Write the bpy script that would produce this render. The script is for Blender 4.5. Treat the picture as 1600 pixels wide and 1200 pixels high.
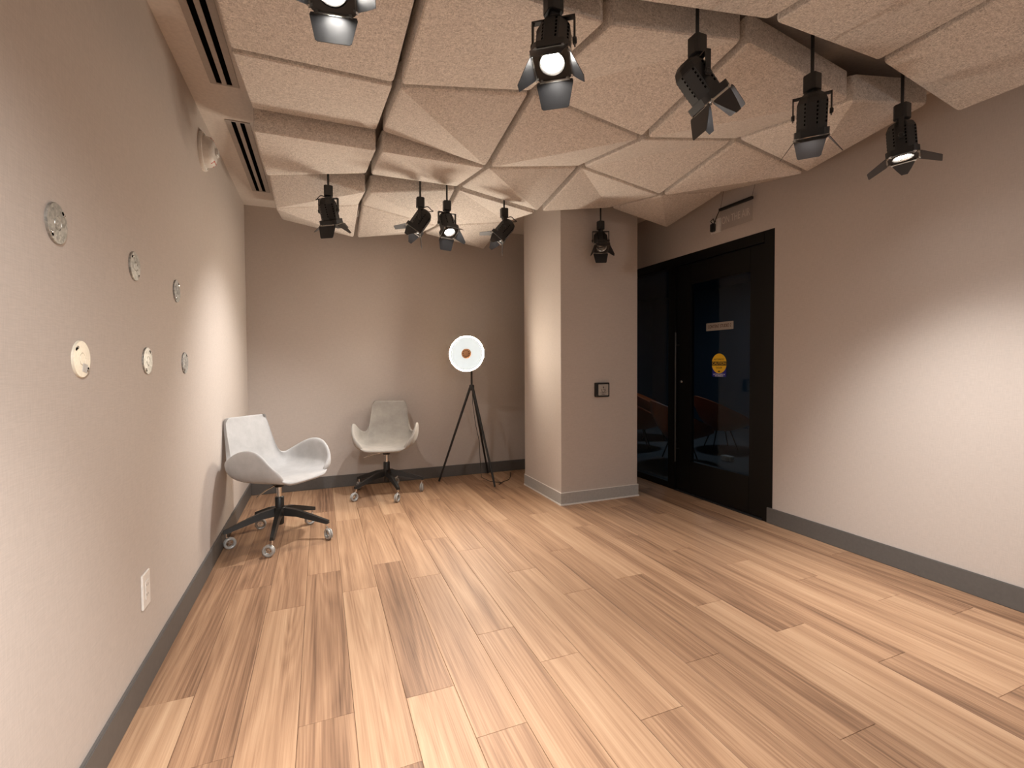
import bpy, bmesh, math, random
from mathutils import Vector, Matrix

# ------------------------------------------------------------------ scene, camera, world, exposure
for o in list(bpy.data.objects):
    bpy.data.objects.remove(o, do_unlink=True)
scene = bpy.context.scene
C = scene.collection
PI = math.pi
R = math.radians
rnd = random.Random(7)

CAM_H = 1.2
YAW, PITCH, ROLL = 0.3856, 0.0272, -0.0056
FOC, SHIFT = 736.93, 10.77
Fv = Vector((math.sin(YAW) * math.cos(PITCH), math.cos(YAW) * math.cos(PITCH), -math.sin(PITCH)))
Rv = Vector((math.cos(YAW), -math.sin(YAW), 0))
Uv = Rv.cross(Fv)
R2 = Rv * math.cos(ROLL) + Uv * math.sin(ROLL)
U2 = Uv * math.cos(ROLL) - Rv * math.sin(ROLL)
cam = bpy.data.cameras.new('camera')
cam.sensor_fit = 'HORIZONTAL'
cam.sensor_width = 36
cam.lens = FOC / 1600 * 36
cam.shift_y = -SHIFT / 1600
cam.clip_start = 0.02
cam_o = bpy.data.objects.new('camera', cam)
C.objects.link(cam_o)
m = Matrix((R2, U2, -Fv)).transposed().to_4x4()
m.translation = (0, 0, CAM_H)
cam_o.matrix_world = m
scene.camera = cam_o

world = bpy.data.worlds.new('world')
scene.world = world
world.use_nodes = True
world.node_tree.nodes['Background'].inputs[0].default_value = (0.02, 0.02, 0.022, 1)
world.node_tree.nodes['Background'].inputs[1].default_value = 0.3

vs = scene.view_settings
vs.view_transform = 'Standard'
vs.look = 'None'
vs.gamma = 1
vs.use_curve_mapping = False
vs.exposure = 0.0

SPOT_W = 42.0          # power of one track head
WARM = (1.0, 0.97, 0.94)

# ------------------------------------------------------------------ materials
def new_mat(name):
    mt = bpy.data.materials.new(name)
    mt.use_nodes = True
    nt = mt.node_tree
    return mt, nt, nt.nodes['Principled BSDF']

def N(nt, kind, **kw):
    n = nt.nodes.new(kind)
    for k, v in kw.items():
        if k in n.inputs.keys():
            n.inputs[k].default_value = v
        else:
            setattr(n, k, v)
    return n

def coords(nt, scale, rand=False, rot=(0, 0, 0)):
    tc = nt.nodes.new('ShaderNodeTexCoord')
    mp = nt.nodes.new('ShaderNodeMapping')
    mp.inputs['Scale'].default_value = scale
    mp.inputs['Rotation'].default_value = rot
    src = tc.outputs['Object']
    if rand:
        oi = nt.nodes.new('ShaderNodeObjectInfo')
        mu = N(nt, 'ShaderNodeVectorMath', operation='MULTIPLY_ADD')
        cmb = nt.nodes.new('ShaderNodeCombineXYZ')
        for i, f in enumerate((37.0, 91.0, 53.0)):
            q = N(nt, 'ShaderNodeMath', operation='MULTIPLY')
            q.inputs[1].default_value = f
            nt.links.new(oi.outputs['Random'], q.inputs[0])
            nt.links.new(q.outputs[0], cmb.inputs[i])
        ad = N(nt, 'ShaderNodeVectorMath', operation='ADD')
        nt.links.new(src, ad.inputs[0])
        nt.links.new(cmb.outputs[0], ad.inputs[1])
        nt.nodes.remove(mu)
        src = ad.outputs[0]
    nt.links.new(src, mp.inputs['Vector'])
    return mp.outputs['Vector']

def ramp(nt, fac, stops):
    r = nt.nodes.new('ShaderNodeValToRGB')
    el = r.color_ramp.elements
    while len(el) < len(stops):
        el.new(0.5)
    for e, (p, c) in zip(el, stops):
        e.position = p
        e.color = (*c, 1)
    nt.links.new(fac, r.inputs[0])
    return r.outputs[0]

def mathn(nt, op, a, b):
    n = N(nt, 'ShaderNodeMath', operation=op)
    for i, v in enumerate((a, b)):
        if isinstance(v, (int, float)):
            n.inputs[i].default_value = v
        else:
            nt.links.new(v, n.inputs[i])
    return n.outputs[0]

def bump(nt, bs, height, strength, dist=0.002):
    b = N(nt, 'ShaderNodeBump')
    b.inputs['Strength'].default_value = strength
    b.inputs['Distance'].default_value = dist
    nt.links.new(height, b.inputs['Height'])
    nt.links.new(b.outputs[0], bs.inputs['Normal'])

def plain(name, col, rough=0.5, metal=0.0, var=0.06, scale=60, spec=0.5):
    mt, nt, bs = new_mat(name)
    nz = N(nt, 'ShaderNodeTexNoise', Scale=scale, Detail=3.0)
    nt.links.new(coords(nt, (1, 1, 1)), nz.inputs['Vector'])
    lo = tuple(max(0, c * (1 - var)) for c in col)
    hi = tuple(min(1, c * (1 + var)) for c in col)
    nt.links.new(ramp(nt, nz.outputs['Fac'], [(0.3, lo), (0.7, hi)]), bs.inputs['Base Color'])
    bs.inputs['Roughness'].default_value = rough
    bs.inputs['Metallic'].default_value = metal
    bs.inputs['Specular IOR Level'].default_value = spec
    return mt

def emit(name, col, strength):
    mt, nt, bs = new_mat(name)
    bs.inputs['Base Color'].default_value = (*col, 1)
    bs.inputs['Emission Color'].default_value = (*col, 1)
    bs.inputs['Emission Strength'].default_value = strength
    return mt

def wall_mat(name, col):
    mt, nt, bs = new_mat(name)
    a = N(nt, 'ShaderNodeTexNoise', Scale=1.0, Detail=2.0)
    nt.links.new(coords(nt, (420, 420, 26)), a.inputs['Vector'])
    b = N(nt, 'ShaderNodeTexNoise', Scale=1.0, Detail=2.0)
    nt.links.new(coords(nt, (30, 30, 420)), b.inputs['Vector'])
    s = mathn(nt, 'ADD', a.outputs['Fac'], b.outputs['Fac'])
    s = mathn(nt, 'MULTIPLY', s, 0.5)
    lo = tuple(c * 0.93 for c in col)
    hi = tuple(c * 1.06 for c in col)
    nt.links.new(ramp(nt, s, [(0.35, lo), (0.65, hi)]), bs.inputs['Base Color'])
    bs.inputs['Roughness'].default_value = 0.75
    bs.inputs['Specular IOR Level'].default_value = 0.25
    bump(nt, bs, s, 0.25, 0.0008)
    return mt

def wood_mat():
    mt, nt, bs = new_mat('oak_plank')
    oi = nt.nodes.new('ShaderNodeObjectInfo')
    v1 = coords(nt, (6.0, 0.30, 1.0), True)
    rn = N(nt, 'ShaderNodeTexNoise', Scale=1.0, Detail=1.5, Roughness=0.35, Distortion=0.3)
    nt.links.new(v1, rn.inputs['Vector'])
    rings = mathn(nt, 'PINGPONG', mathn(nt, 'MULTIPLY', rn.outputs['Fac'], 17.0), 0.5)
    v2 = coords(nt, (8.0, 0.34, 1.0), True)
    st = N(nt, 'ShaderNodeTexNoise', Scale=1.3, Detail=5.0, Roughness=0.6)
    nt.links.new(v2, st.inputs['Vector'])
    v3 = coords(nt, (260.0, 3.5, 1.0), True)
    fn = N(nt, 'ShaderNodeTexNoise', Scale=1.0, Detail=4.0)
    nt.links.new(v3, fn.inputs['Vector'])
    v4 = coords(nt, (70.0, 0.9, 1.0), True)
    fm = N(nt, 'ShaderNodeTexNoise', Scale=1.0, Detail=3.0)
    nt.links.new(v4, fm.inputs['Vector'])
    t = mathn(nt, 'MULTIPLY', rings, 0.24)
    t = mathn(nt, 'ADD', t, mathn(nt, 'MULTIPLY', st.outputs['Fac'], 0.80))
    t = mathn(nt, 'ADD', t, mathn(nt, 'MULTIPLY', fn.outputs['Fac'], 0.40))
    t = mathn(nt, 'ADD', t, mathn(nt, 'MULTIPLY', fm.outputs['Fac'], 0.35))
    t = mathn(nt, 'ADD', t, mathn(nt, 'MULTIPLY', oi.outputs['Random'], 0.27))
    col = ramp(nt, mathn(nt, 'MULTIPLY', t, 0.55),
               [(0.34, (0.120, 0.066, 0.040)), (0.46, (0.275, 0.158, 0.094)),
                (0.57, (0.410, 0.250, 0.150)), (0.72, (0.54, 0.36, 0.228))])
    nt.links.new(col, bs.inputs['Base Color'])
    bs.inputs['Roughness'].default_value = 0.5
    bs.inputs['Specular IOR Level'].default_value = 0.22
    bump(nt, bs, fn.outputs['Fac'], 0.2, 0.0006)
    return mt

def felt_mat():
    mt, nt, bs = new_mat('grey_felt')
    v = coords(nt, (62, 165, 110), True, (0, 0, 0.5))
    a = N(nt, 'ShaderNodeTexNoise', Scale=1.0, Detail=4.0, Distortion=1.6)
    nt.links.new(v, a.inputs['Vector'])
    v = coords(nt, (180, 70, 130), True, (0, 0, 0.5))
    b = N(nt, 'ShaderNodeTexNoise', Scale=1.0, Detail=4.0, Distortion=1.6)
    nt.links.new(v, b.inputs['Vector'])
    s = mathn(nt, 'MULTIPLY', mathn(nt, 'ADD', a.outputs['Fac'], b.outputs['Fac']), 0.5)
    nt.links.new(ramp(nt, s, [(0.36, (0.42, 0.382, 0.35)), (0.50, (0.66, 0.61, 0.565)),
                              (0.63, (0.86, 0.805, 0.75))]), bs.inputs['Base Color'])
    bs.inputs['Roughness'].default_value = 0.95
    bs.inputs['Specular IOR Level'].default_value = 0.1
    bump(nt, bs, s, 0.5, 0.002)
    return mt

def suede_mat(name, lo, hi):
    mt, nt, bs = new_mat(name)
    a = N(nt, 'ShaderNodeTexNoise', Scale=9.0, Detail=6.0, Roughness=0.65)
    nt.links.new(coords(nt, (1, 1, 1), True), a.inputs['Vector'])
    nt.links.new(ramp(nt, a.outputs['Fac'], [(0.3, lo), (0.7, hi)]), bs.inputs['Base Color'])
    bs.inputs['Roughness'].default_value = 0.8
    bs.inputs['Specular IOR Level'].default_value = 0.25
    bs.inputs['Sheen Weight'].default_value = 0.25
    return mt

def galv_mat(name, lo, hi, metal=0.85, rough=0.42):
    mt, nt, bs = new_mat(name)
    a = N(nt, 'ShaderNodeTexVoronoi', Scale=130.0)
    nt.links.new(coords(nt, (1, 1, 1), True), a.inputs['Vector'])
    nt.links.new(ramp(nt, a.outputs['Color'], [(0.1, lo), (0.9, hi)]), bs.inputs['Base Color'])
    bs.inputs['Metallic'].default_value = metal
    bs.inputs['Roughness'].default_value = rough
    return mt

def glass_mat(name, tint, gloss=0.08):
    mt, nt, bs = new_mat(name)
    nt.nodes.remove(bs)
    tr = N(nt, 'ShaderNodeBsdfTransparent')
    tr.inputs[0].default_value = (*tint, 1)
    gl = N(nt, 'ShaderNodeBsdfGlossy')
    gl.inputs['Roughness'].default_value = 0.02
    gl.inputs['Color'].default_value = (0.8, 0.85, 0.9, 1)
    lw = N(nt, 'ShaderNodeLayerWeight')
    lw.inputs['Blend'].default_value = 0.5
    p5 = mathn(nt, 'POWER', lw.outputs['Facing'], 4.0)
    fr = mathn(nt, 'MULTIPLY_ADD', p5, 0.9)
    fr.node.inputs[2].default_value = 0.03
    mx = N(nt, 'ShaderNodeMixShader')
    nt.links.new(fr, mx.inputs[0])
    nt.links.new(tr.outputs[0], mx.inputs[1])
    nt.links.new(gl.outputs[0], mx.inputs[2])
    nt.links.new(mx.outputs[0], nt.nodes['Material Output'].inputs[0])
    return mt

M = {}
M['wall'] = wall_mat('wall_covering', (0.52, 0.462, 0.42))
M['ceiling'] = plain('ceiling_paint', (0.68, 0.62, 0.57), 0.8)
M['base'] = plain('dark_baseboard', (0.105, 0.098, 0.092), 0.5)
M['base_light'] = plain('light_baseboard', (0.40, 0.39, 0.375), 0.5)
M['caulk'] = plain('white_caulk', (0.75, 0.72, 0.68), 0.6)
M['wood'] = wood_mat()
M['subfloor'] = plain('subfloor', (0.05, 0.03, 0.02), 0.9)
M['felt'] = felt_mat()
M['black'] = plain('black_metal', (0.012, 0.012, 0.012), 0.42, 0.0)
M['blade'] = plain('black_blade', (0.030, 0.030, 0.032), 0.38, 0.3)
M['hole'] = plain('matte_black', (0.003, 0.003, 0.003), 0.95, spec=0.0)
M['lens'] = emit('lit_lens', (1.0, 0.95, 0.89), 110.0)
M['lens_off'] = plain('unlit_lens', (0.25, 0.25, 0.25), 0.12, 0.9)
M['reflector'] = plain('lens_ring_metal', (0.55, 0.55, 0.53), 0.25, 0.9)
M['frame'] = plain('black_door_frame', (0.004, 0.0037, 0.0034), 0.4, spec=0.25)
M['glass'] = glass_mat('door_glass', (0.72, 0.80, 0.86))
M['acrylic'] = glass_mat('clear_acrylic', (0.95, 0.95, 0.95))
M['engraved'] = plain('engraved_letters', (0.66, 0.60, 0.55), 0.7)
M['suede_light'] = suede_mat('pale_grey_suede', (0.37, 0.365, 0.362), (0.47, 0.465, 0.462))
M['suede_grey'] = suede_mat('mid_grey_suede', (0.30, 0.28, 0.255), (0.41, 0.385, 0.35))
M['chrome'] = plain('chrome', (0.75, 0.73, 0.70), 0.18, 1.0, 0.02)
M['tyre'] = plain('pale_wheel', (0.40, 0.395, 0.38), 0.3, 0.2)
M['white'] = plain('white_plastic', (0.74, 0.71, 0.67), 0.4)
M['red'] = plain('red_print', (0.60, 0.05, 0.03), 0.5)
M['clear_lens'] = plain('strobe_lens', (0.75, 0.74, 0.72), 0.1)
M['galv'] = galv_mat('galvanised_steel', (0.30, 0.30, 0.28), (0.55, 0.54, 0.51))
M['galv_dark'] = galv_mat('spangled_steel', (0.16, 0.16, 0.155), (0.46, 0.46, 0.45), 0.6, 0.55)
M['galv_cream'] = galv_mat('cream_plate', (0.66, 0.61, 0.50), (0.74, 0.69, 0.58), 0.15, 0.45)
M['label_paper'] = plain('paper_label', (0.55, 0.54, 0.52), 0.7)
M['copper'] = plain('copper', (0.52, 0.27, 0.14), 0.35, 0.8)
M['diffuser'] = emit('lamp_diffuser', (0.72, 0.83, 0.87), 0.62)
M['lamp_rim'] = emit('lamp_rim', (1.0, 0.86, 0.70), 1250.0)
M['halo'] = emit('lamp_warm_ring', (1.0, 0.78, 0.45), 9.0)
M['slat'] = plain('grille_paint', (0.42, 0.375, 0.34), 0.6)
M['steel'] = plain('brushed_plate', (0.42, 0.38, 0.34), 0.4, 0.5)
M['yellow'] = plain('sticker_yellow', (0.80, 0.50, 0.02), 0.5)
M['blue'] = plain('sticker_blue', (0.01, 0.015, 0.25), 0.5)
M['ink'] = plain('black_ink', (0.02, 0.015, 0.01), 0.6)
M['white_ink'] = plain('white_ink', (0.8, 0.8, 0.8), 0.6)
M['brown_ink'] = plain('brown_ink', (0.08, 0.03, 0.02), 0.6)
M['teal_wall'] = plain('corridor_blue_wall', (0.045, 0.085, 0.125), 0.8)
M['carpet'] = plain('corridor_carpet', (0.10, 0.105, 0.11), 0.85, 0, 0.25, 150)
M['orange'] = plain('orange_shell', (0.55, 0.13, 0.035), 0.45)
M['cord'] = plain('black_cord', (0.015, 0.013, 0.012), 0.6)

# ------------------------------------------------------------------ mesh helpers
def box(bm, x0, x1, y0, y1, z0, z1, mtx=None):
    vs_ = [bm.verts.new((x, y, z)) for x in (x0, x1) for y in (y0, y1) for z in (z0, z1)]
    for f in ((0, 1, 3, 2), (4, 6, 7, 5), (0, 4, 5, 1), (2, 3, 7, 6), (0, 2, 6, 4), (1, 5, 7, 3)):
        bm.faces.new([vs_[i] for i in f])
    if mtx:
        bmesh.ops.transform(bm, matrix=mtx, verts=vs_)
    return vs_

def lathe(bm, prof, n=24, mtx=None, cap=True):
    """profile of (radius, z); revolved about z"""
    rings = []
    allv = []
    for r, z in prof:
        if r < 1e-6:
            ring = [bm.verts.new((0, 0, z))]
        else:
            ring = [bm.verts.new((r * math.cos(2 * PI * i / n), r * math.sin(2 * PI * i / n), z)) for i in range(n)]
        rings.append(ring)
        allv += ring
    for a, b in zip(rings, rings[1:]):
        for i in range(n):
            j = (i + 1) % n
            if len(a) == 1 and len(b) == 1:
                continue
            if len(a) == 1:
                bm.faces.new((a[0], b[i], b[j]))
            elif len(b) == 1:
                bm.faces.new((a[i], a[j], b[0]))
            else:
                bm.faces.new((a[i], a[j], b[j], b[i]))
    if cap:
        for ring in (rings[0], rings[-1]):
            if len(ring) > 1:
                bm.faces.new(ring)
    if mtx:
        bmesh.ops.transform(bm, matrix=mtx, verts=allv)

def tube(bm, pts, rad, n=8, caps=True):
    pts = [Vector(p) for p in pts]
    rads = rad if isinstance(rad, (list, tuple)) else [rad] * len(pts)
    rings = []
    up = None
    for i, p in enumerate(pts):
        d = (pts[min(i + 1, len(pts) - 1)] - pts[max(i - 1, 0)]).normalized()
        if up is None:
            up = d.orthogonal().normalized()
        else:
            up = (up - d * up.dot(d)).normalized()
        s = d.cross(up)
        rings.append([bm.verts.new(p + (up * math.cos(2 * PI * k / n) + s * math.sin(2 * PI * k / n)) * rads[i]) for k in range(n)])
    for a, b in zip(rings, rings[1:]):
        for k in range(n):
            bm.faces.new((a[k], a[(k + 1) % n], b[(k + 1) % n], b[k]))
    if caps:
        bm.faces.new(rings[0])
        bm.faces.new(rings[-1])

def prism(bm, poly, z0, z1, mtx=None):
    a = [bm.verts.new((x, y, z0)) for x, y in poly]
    b = [bm.verts.new((x, y, z1)) for x, y in poly]
    bm.faces.new(a)
    bm.faces.new(b)
    n = len(poly)
    for i in range(n):
        bm.faces.new((a[i], a[(i + 1) % n], b[(i + 1) % n], b[i]))
    if mtx:
        bmesh.ops.transform(bm, matrix=mtx, verts=a + b)

def to_mesh(bm, name, mat, smooth=None, bevel=0.0):
    if bevel:
        bmesh.ops.bevel(bm, geom=list(bm.edges), offset=bevel, segments=2, affect='EDGES', clamp_overlap=True)
    bmesh.ops.recalc_face_normals(bm, faces=list(bm.faces))
    me = bpy.data.meshes.new(name)
    bm.to_mesh(me)
    bm.free()
    me.materials.append(M[mat] if isinstance(mat, str) else mat)
    if smooth is not None:
        me.shade_smooth()
        me.set_sharp_from_angle(angle=R(smooth))
    return me

def link(name, me, parent=None, mtx=None):
    o = bpy.data.objects.new(name, me)
    C.objects.link(o)
    if parent is not None:
        o.parent = parent
    if mtx is not None:
        o.matrix_local = mtx
    return o

def obj(name, bm, mat, parent=None, smooth=None, bevel=0.0, mtx=None):
    return link(name, to_mesh(bm, name, mat, smooth, bevel), parent, mtx)

def bxo(name, dims, mat, parent=None, bevel=0.0, mtx=None, smooth=None):
    bm = bmesh.new()
    box(bm, *dims)
    return obj(name, bm, mat, parent, smooth, bevel, mtx)

def struct(o, label=None, cat=None):
    o['kind'] = 'structure'
    if label:
        o['label'] = label
    if cat:
        o['category'] = cat
    return o

def tag(o, label, cat, group=None):
    o['label'] = label
    o['category'] = cat
    if group:
        o['group'] = group
    return o

def thing(name, label, cat, loc, rotz=0.0, group=None, mtx=None):
    o = bpy.data.objects.new(name, None)
    o.empty_display_size = 0.05
    C.objects.link(o)
    if mtx is not None:
        o.matrix_world = mtx
    else:
        o.location = loc
        o.rotation_euler = (0, 0, rotz)
    return tag(o, label, cat, group)

def text_obj(name, body, size, mat, parent, mtx, depth=0.0006, width=None):
    cu = bpy.data.curves.new(name, 'FONT')
    cu.body = body
    cu.size = size
    cu.align_x = 'CENTER'
    cu.align_y = 'CENTER'
    cu.extrude = depth
    t = bpy.data.objects.new(name, cu)
    C.objects.link(t)
    bpy.context.view_layer.update()
    dg = bpy.context.evaluated_depsgraph_get()
    me = bpy.data.meshes.new_from_object(t.evaluated_get(dg))
    bpy.data.objects.remove(t, do_unlink=True)
    me.name = name
    me.materials.clear()
    me.materials.append(M[mat])
    if width:
        xs = [v.co.x for v in me.vertices]
        f = width / max(1e-6, max(xs) - min(xs))
        for v in me.vertices:
            v.co.x *= f
    return link(name, me, parent, mtx)

# ------------------------------------------------------------------ room dimensions (metres)
XL, XR = -0.622, 3.100          # left and right wall faces
YB, YN = 4.926, -2.6            # far and near wall faces
ZC = 2.664                      # ceiling
DY0, DZ = 2.500, 2.188          # door opening edge and head
CX0, CX1, CY0, CY1 = 1.874, 2.650, 3.519, 4.287

struct(bxo('wall_left', (XL - 0.12, XL, YN - 0.12, YB + 0.12, -0.02, ZC + 0.1), 'wall'))
struct(bxo('wall_back', (XL, XR + 0.12, YB, YB + 0.12, -0.02, ZC + 0.1), 'wall'))
struct(bxo('wall_near', (XL, XR + 0.12, YN - 0.12, YN, -0.02, ZC + 0.1), 'wall'))
bm = bmesh.new()
box(bm, XR, XR + 0.12, YN, DY0, -0.02, ZC + 0.1)
box(bm, XR, XR + 0.12, DY0, YB, DZ, ZC + 0.1)
struct(obj('wall_right', bm, 'wall'))
struct(bxo('ceiling', (XL - 0.12, XR + 0.12, YN - 0.12, YB + 0.12, ZC, ZC + 0.1), 'ceiling'))
struct(bxo('wall_column', (CX0, CX1, CY0, CY1, -0.02, ZC), 'wall', bevel=0.003))

def baseboard(name, dims, mat):
    return struct(bxo(name, dims, mat, bevel=0.003))
BH = 0.117
baseboard('baseboard_left', (XL, XL + 0.013, YN, YB, 0, BH), 'base')
baseboard('baseboard_back', (XL + 0.013, XR, YB - 0.013, YB, 0, BH), 'base')
baseboard('baseboard_right', (XR - 0.013, XR, YN, DY0 + 0.04, 0, BH), 'base')
bb = struct(link('baseboard_column', None))
for nm, d in (('board', (CX0 - 0.008, CX1 + 0.008, CY0 - 0.008, CY0, 0, 0.105)),
              ('board', (CX0 - 0.008, CX0, CY0, CY1, 0, 0.105)),
              ('board', (CX1, CX1 + 0.008, CY0, CY1, 0, 0.105))):
    bxo(nm, d, 'base_light', bb)
for d in ((CX0 - 0.013, CX1 + 0.013, CY0 - 0.013, CY0 - 0.008, 0, 0.012),
          (CX0 - 0.013, CX0 - 0.008, CY0 - 0.008, CY1, 0, 0.012)):
    bxo('floor_seal', d, 'caulk', bb)
for d in ((CX0 - 0.009, CX1 + 0.009, CY0 - 0.009, CY0, 0.105, 0.108),
          (CX0 - 0.009, CX0, CY0, CY1, 0.105, 0.108)):
    bxo('top_seal', d, 'caulk', bb)

# floor: one plank at a time
floor = struct(bxo('floor', (XL - 0.1, XR + 0.1, YN - 0.1, YB + 0.1, -0.05, -0.012), 'subfloor'))
PW, PL = 0.178, 1.22
joint = {0: 2.0, 1: 1.64, 2: 2.55, 3: 1.69, 4: 1.40, 5: 1.69, 6: 1.42, 7: 1.97, 8: 1.69, 9: 1.28, 10: 2.15,
         11: 1.46, 12: 0.97, 13: 1.79, 14: 1.48, 15: 1.17, 16: 0.88, 17: 1.79, 18: 1.48, 19: 1.26, 20: 1.95}
plank_cache = {}
def plank_mesh(w, l):
    key = (round(w, 4), round(l, 4))
    if key not in plank_cache:
        b_ = bmesh.new()
        g = 0.0006
        t = 0.0014
        x, y = w / 2 - g, l / 2 - g
        vb = [b_.verts.new((sx * x, sy * y, -0.012)) for sx, sy in ((-1, -1), (1, -1), (1, 1), (-1, 1))]
        vm = [b_.verts.new((sx * x, sy * y, -t * 0.6)) for sx, sy in ((-1, -1), (1, -1), (1, 1), (-1, 1))]
        vt = [b_.verts.new((sx * (x - t), sy * (y - t), 0)) for sx, sy in ((-1, -1), (1, -1), (1, 1), (-1, 1))]
        for a, c in ((vb, vm), (vm, vt)):
            for i in range(4):
                b_.faces.new((a[i], a[(i + 1) % 4], c[(i + 1) % 4], c[i]))
        b_.faces.new(vt)
        plank_cache[key] = to_mesh(b_, 'plank', 'wood')
    return plank_cache[key]
for col, j in joint.items():
    x0 = XL + col * PW
    x1 = min(XR, x0 + PW)
    y = j
    while y > YN:
        y -= PL
    while y < YB:
        y0, y1 = max(y, YN), min(y + PL, YB)
        if y1 - y0 > 0.02:
            o = link('plank', plank_mesh(x1 - x0, y1 - y0), floor, Matrix.Translation(((x0 + x1) / 2, (y0 + y1) / 2, 0)))
        y += PL

# ------------------------------------------------------------------ door wall: door, sidelight, corridor behind
door = struct(link('door_1', None))
door.location = (XR, 0, 0)
XF0, XF1 = -0.004, 0.10
SD1 = 3.54                       # door leaf far edge
bxo('jamb', (XF0, XF1, DY0, 2.585, 0, DZ), 'frame', door, 0.002)
bxo('head', (XF0, XF1, 2.585, YB, 2.106, DZ), 'frame', door, 0.002)
bxo('mullion', (XF0, XF1, SD1 + 0.006, 3.636, 0, 2.106), 'frame', door, 0.002)
leaf = bpy.data.objects.new('door_leaf', None)
C.objects.link(leaf); leaf.parent = door
bxo('stile', (0.012, 0.057, 2.59, 2.722, 0.012, 2.1), 'frame', leaf, 0.002)
bxo('stile', (0.012, 0.057, 3.358, SD1, 0.012, 2.1), 'frame', leaf, 0.002)
bxo('rail', (0.012, 0.057, 2.722, 3.358, 1.914, 2.1), 'frame', leaf, 0.002)
bxo('rail', (0.012, 0.057, 2.722, 3.358, 0.012, 0.306), 'frame', leaf, 0.002)
bxo('pane', (0.030, 0.038, 2.722, 3.358, 0.306, 1.914), 'glass', leaf)
bm = bmesh.new()
tube(bm, [(-0.03, 3.505, 0.28), (-0.03, 3.505, 1.488)], 0.009, 10)
for z in (0.40, 1.37):
    tube(bm, [(-0.03, 3.505, z), (0.014, 3.505, z)], 0.006, 8)
obj('pull_handle', bm, M['black'], leaf, 40)
bm = bmesh.new()
lathe(bm, [(0.013, 0), (0.013, 0.012), (0.010, 0.014)], 16, Matrix.Translation((0.012, 3.465, 1.03)) @ Matrix.Rotation(-PI / 2, 4, 'Y'))
obj('lock_cylinder', bm, 'chrome', leaf, 40)
bxo('threshold', (-0.01, 0.11, 2.585, SD1, 0.0, 0.010), 'blade', door, 0.002)
win = struct(link('window_1', None))
win.location = (XR, 0, 0)
bxo('bottom_rail', (XF0, XF1, 3.636, YB, 0, 0.06), 'frame', win, 0.002)
bxo('end_jamb', (XF0, XF1, YB - 0.05, YB - 0.014, 0.06, 2.106), 'frame', win, 0.002)
bxo('pane', (0.030, 0.038, 3.636, YB - 0.05, 0.06, 2.106), 'glass', win)

# corridor seen through the glass
struct(bxo('floor_corridor', (XR + 0.12, 7.2, 1.2, 9.0, -0.05, -0.002), 'carpet'))
struct(bxo('wall_corridor_far', (7.2, 7.3, 1.2, 9.0, -0.05, ZC), 'teal_wall'))
struct(bxo('wall_corridor_end', (XR + 0.12, 7.3, 9.0, 9.1, -0.05, ZC), 'teal_wall'))
struct(bxo('wall_corridor_near', (XR + 0.12, 7.3, 1.1, 1.2, -0.05, ZC), 'teal_wall'))
struct(bxo('wall_corridor_side', (XR + 0.12, XR + 0.22, YB + 0.12, 9.0, -0.05, ZC), 'teal_wall'))
struct(bxo('ceiling_corridor', (XR + 0.12, 7.3, 1.1, 9.1, ZC, ZC + 0.1), 'teal_wall'))
cl = bpy.data.lights.new('corridor_fill_light', 'AREA')  # unseen lamp, added to light the corridor dimly
cl.energy = 9.0
cl.color = (0.85, 0.93, 1.0)
cl.shape = 'DISK'
cl.size = 0.25
co = bpy.data.objects.new('corridor_fill_light', cl)
C.objects.link(co)
co.location = (5.2, 5.6, ZC - 0.02)

# writing on the glass door: frame with right = -Y, up = Z, out = -X
def on_right(y, z, x):
    mt_ = Matrix(((0, 0, -1), (-1, 0, 0), (0, 1, 0))).to_4x4()
    mt_.translation = (x, y, z)
    return mt_
XG = XR + 0.030
plate = thing('name_plate', 'small grey room name plate on the glass of the black door', 'sign', None, mtx=on_right(3.041, 1.512, XG))
bxo('plate', (-0.146, 0.146, -0.033, 0.033, 0, 0.004), 'steel', plate, 0.001)
text_obj('lettering', 'CONTENT STUDIO 2', 0.040, 'brown_ink', plate, Matrix.Translation((0, 0, 0.0042)), width=0.25)

stk = thing('caution_sticker', 'yellow oval and blue caution sticker on the glass of the black door', 'sticker', None, mtx=on_right(3.043, 1.197, XG))
bxo('blue_panel', (-0.075, 0.075, -0.112, -0.02, 0, 0.0008), 'blue', stk)
bm = bmesh.new()
prism(bm, [(0.080 * math.cos(2 * PI * i / 40), 0.084 * math.sin(2 * PI * i / 40)) for i in range(40)], 0.0008, 0.0016)
obj('yellow_oval', bm, 'yellow', stk)
bxo('black_band', (-0.079, 0.079, -0.017, 0.017, 0.0016, 0.0022), 'ink', stk)
text_obj('lettering', 'CAUTION', 0.034, 'yellow', stk, Matrix.Translation((0, 0, 0.0028)), 0.0003, 0.144)
text_obj('lettering', 'AUTOMATIC', 0.020, 'ink', stk, Matrix.Translation((0, 0.034, 0.0022)), 0.0003, 0.112)
text_obj('lettering', 'DOOR', 0.022, 'ink', stk, Matrix.Translation((0, -0.037, 0.0022)), 0.0003, 0.066)
bm = bmesh.new()
prism(bm, [(-0.016, -0.073), (0.016, -0.073), (0, -0.058)], 0.0016, 0.0022)
obj('arrow_mark', bm, 'ink', stk)
text_obj('lettering', 'ACTIVATE SWITCH', 0.016, 'white_ink', stk, Matrix.Translation((0, -0.093, 0.0014)), 0.0003, 0.125)
text_obj('lettering', 'TO OPERATE', 0.016, 'white_ink', stk, Matrix.Translation((0, -0.106, 0.0014)), 0.0003, 0.088)

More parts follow.
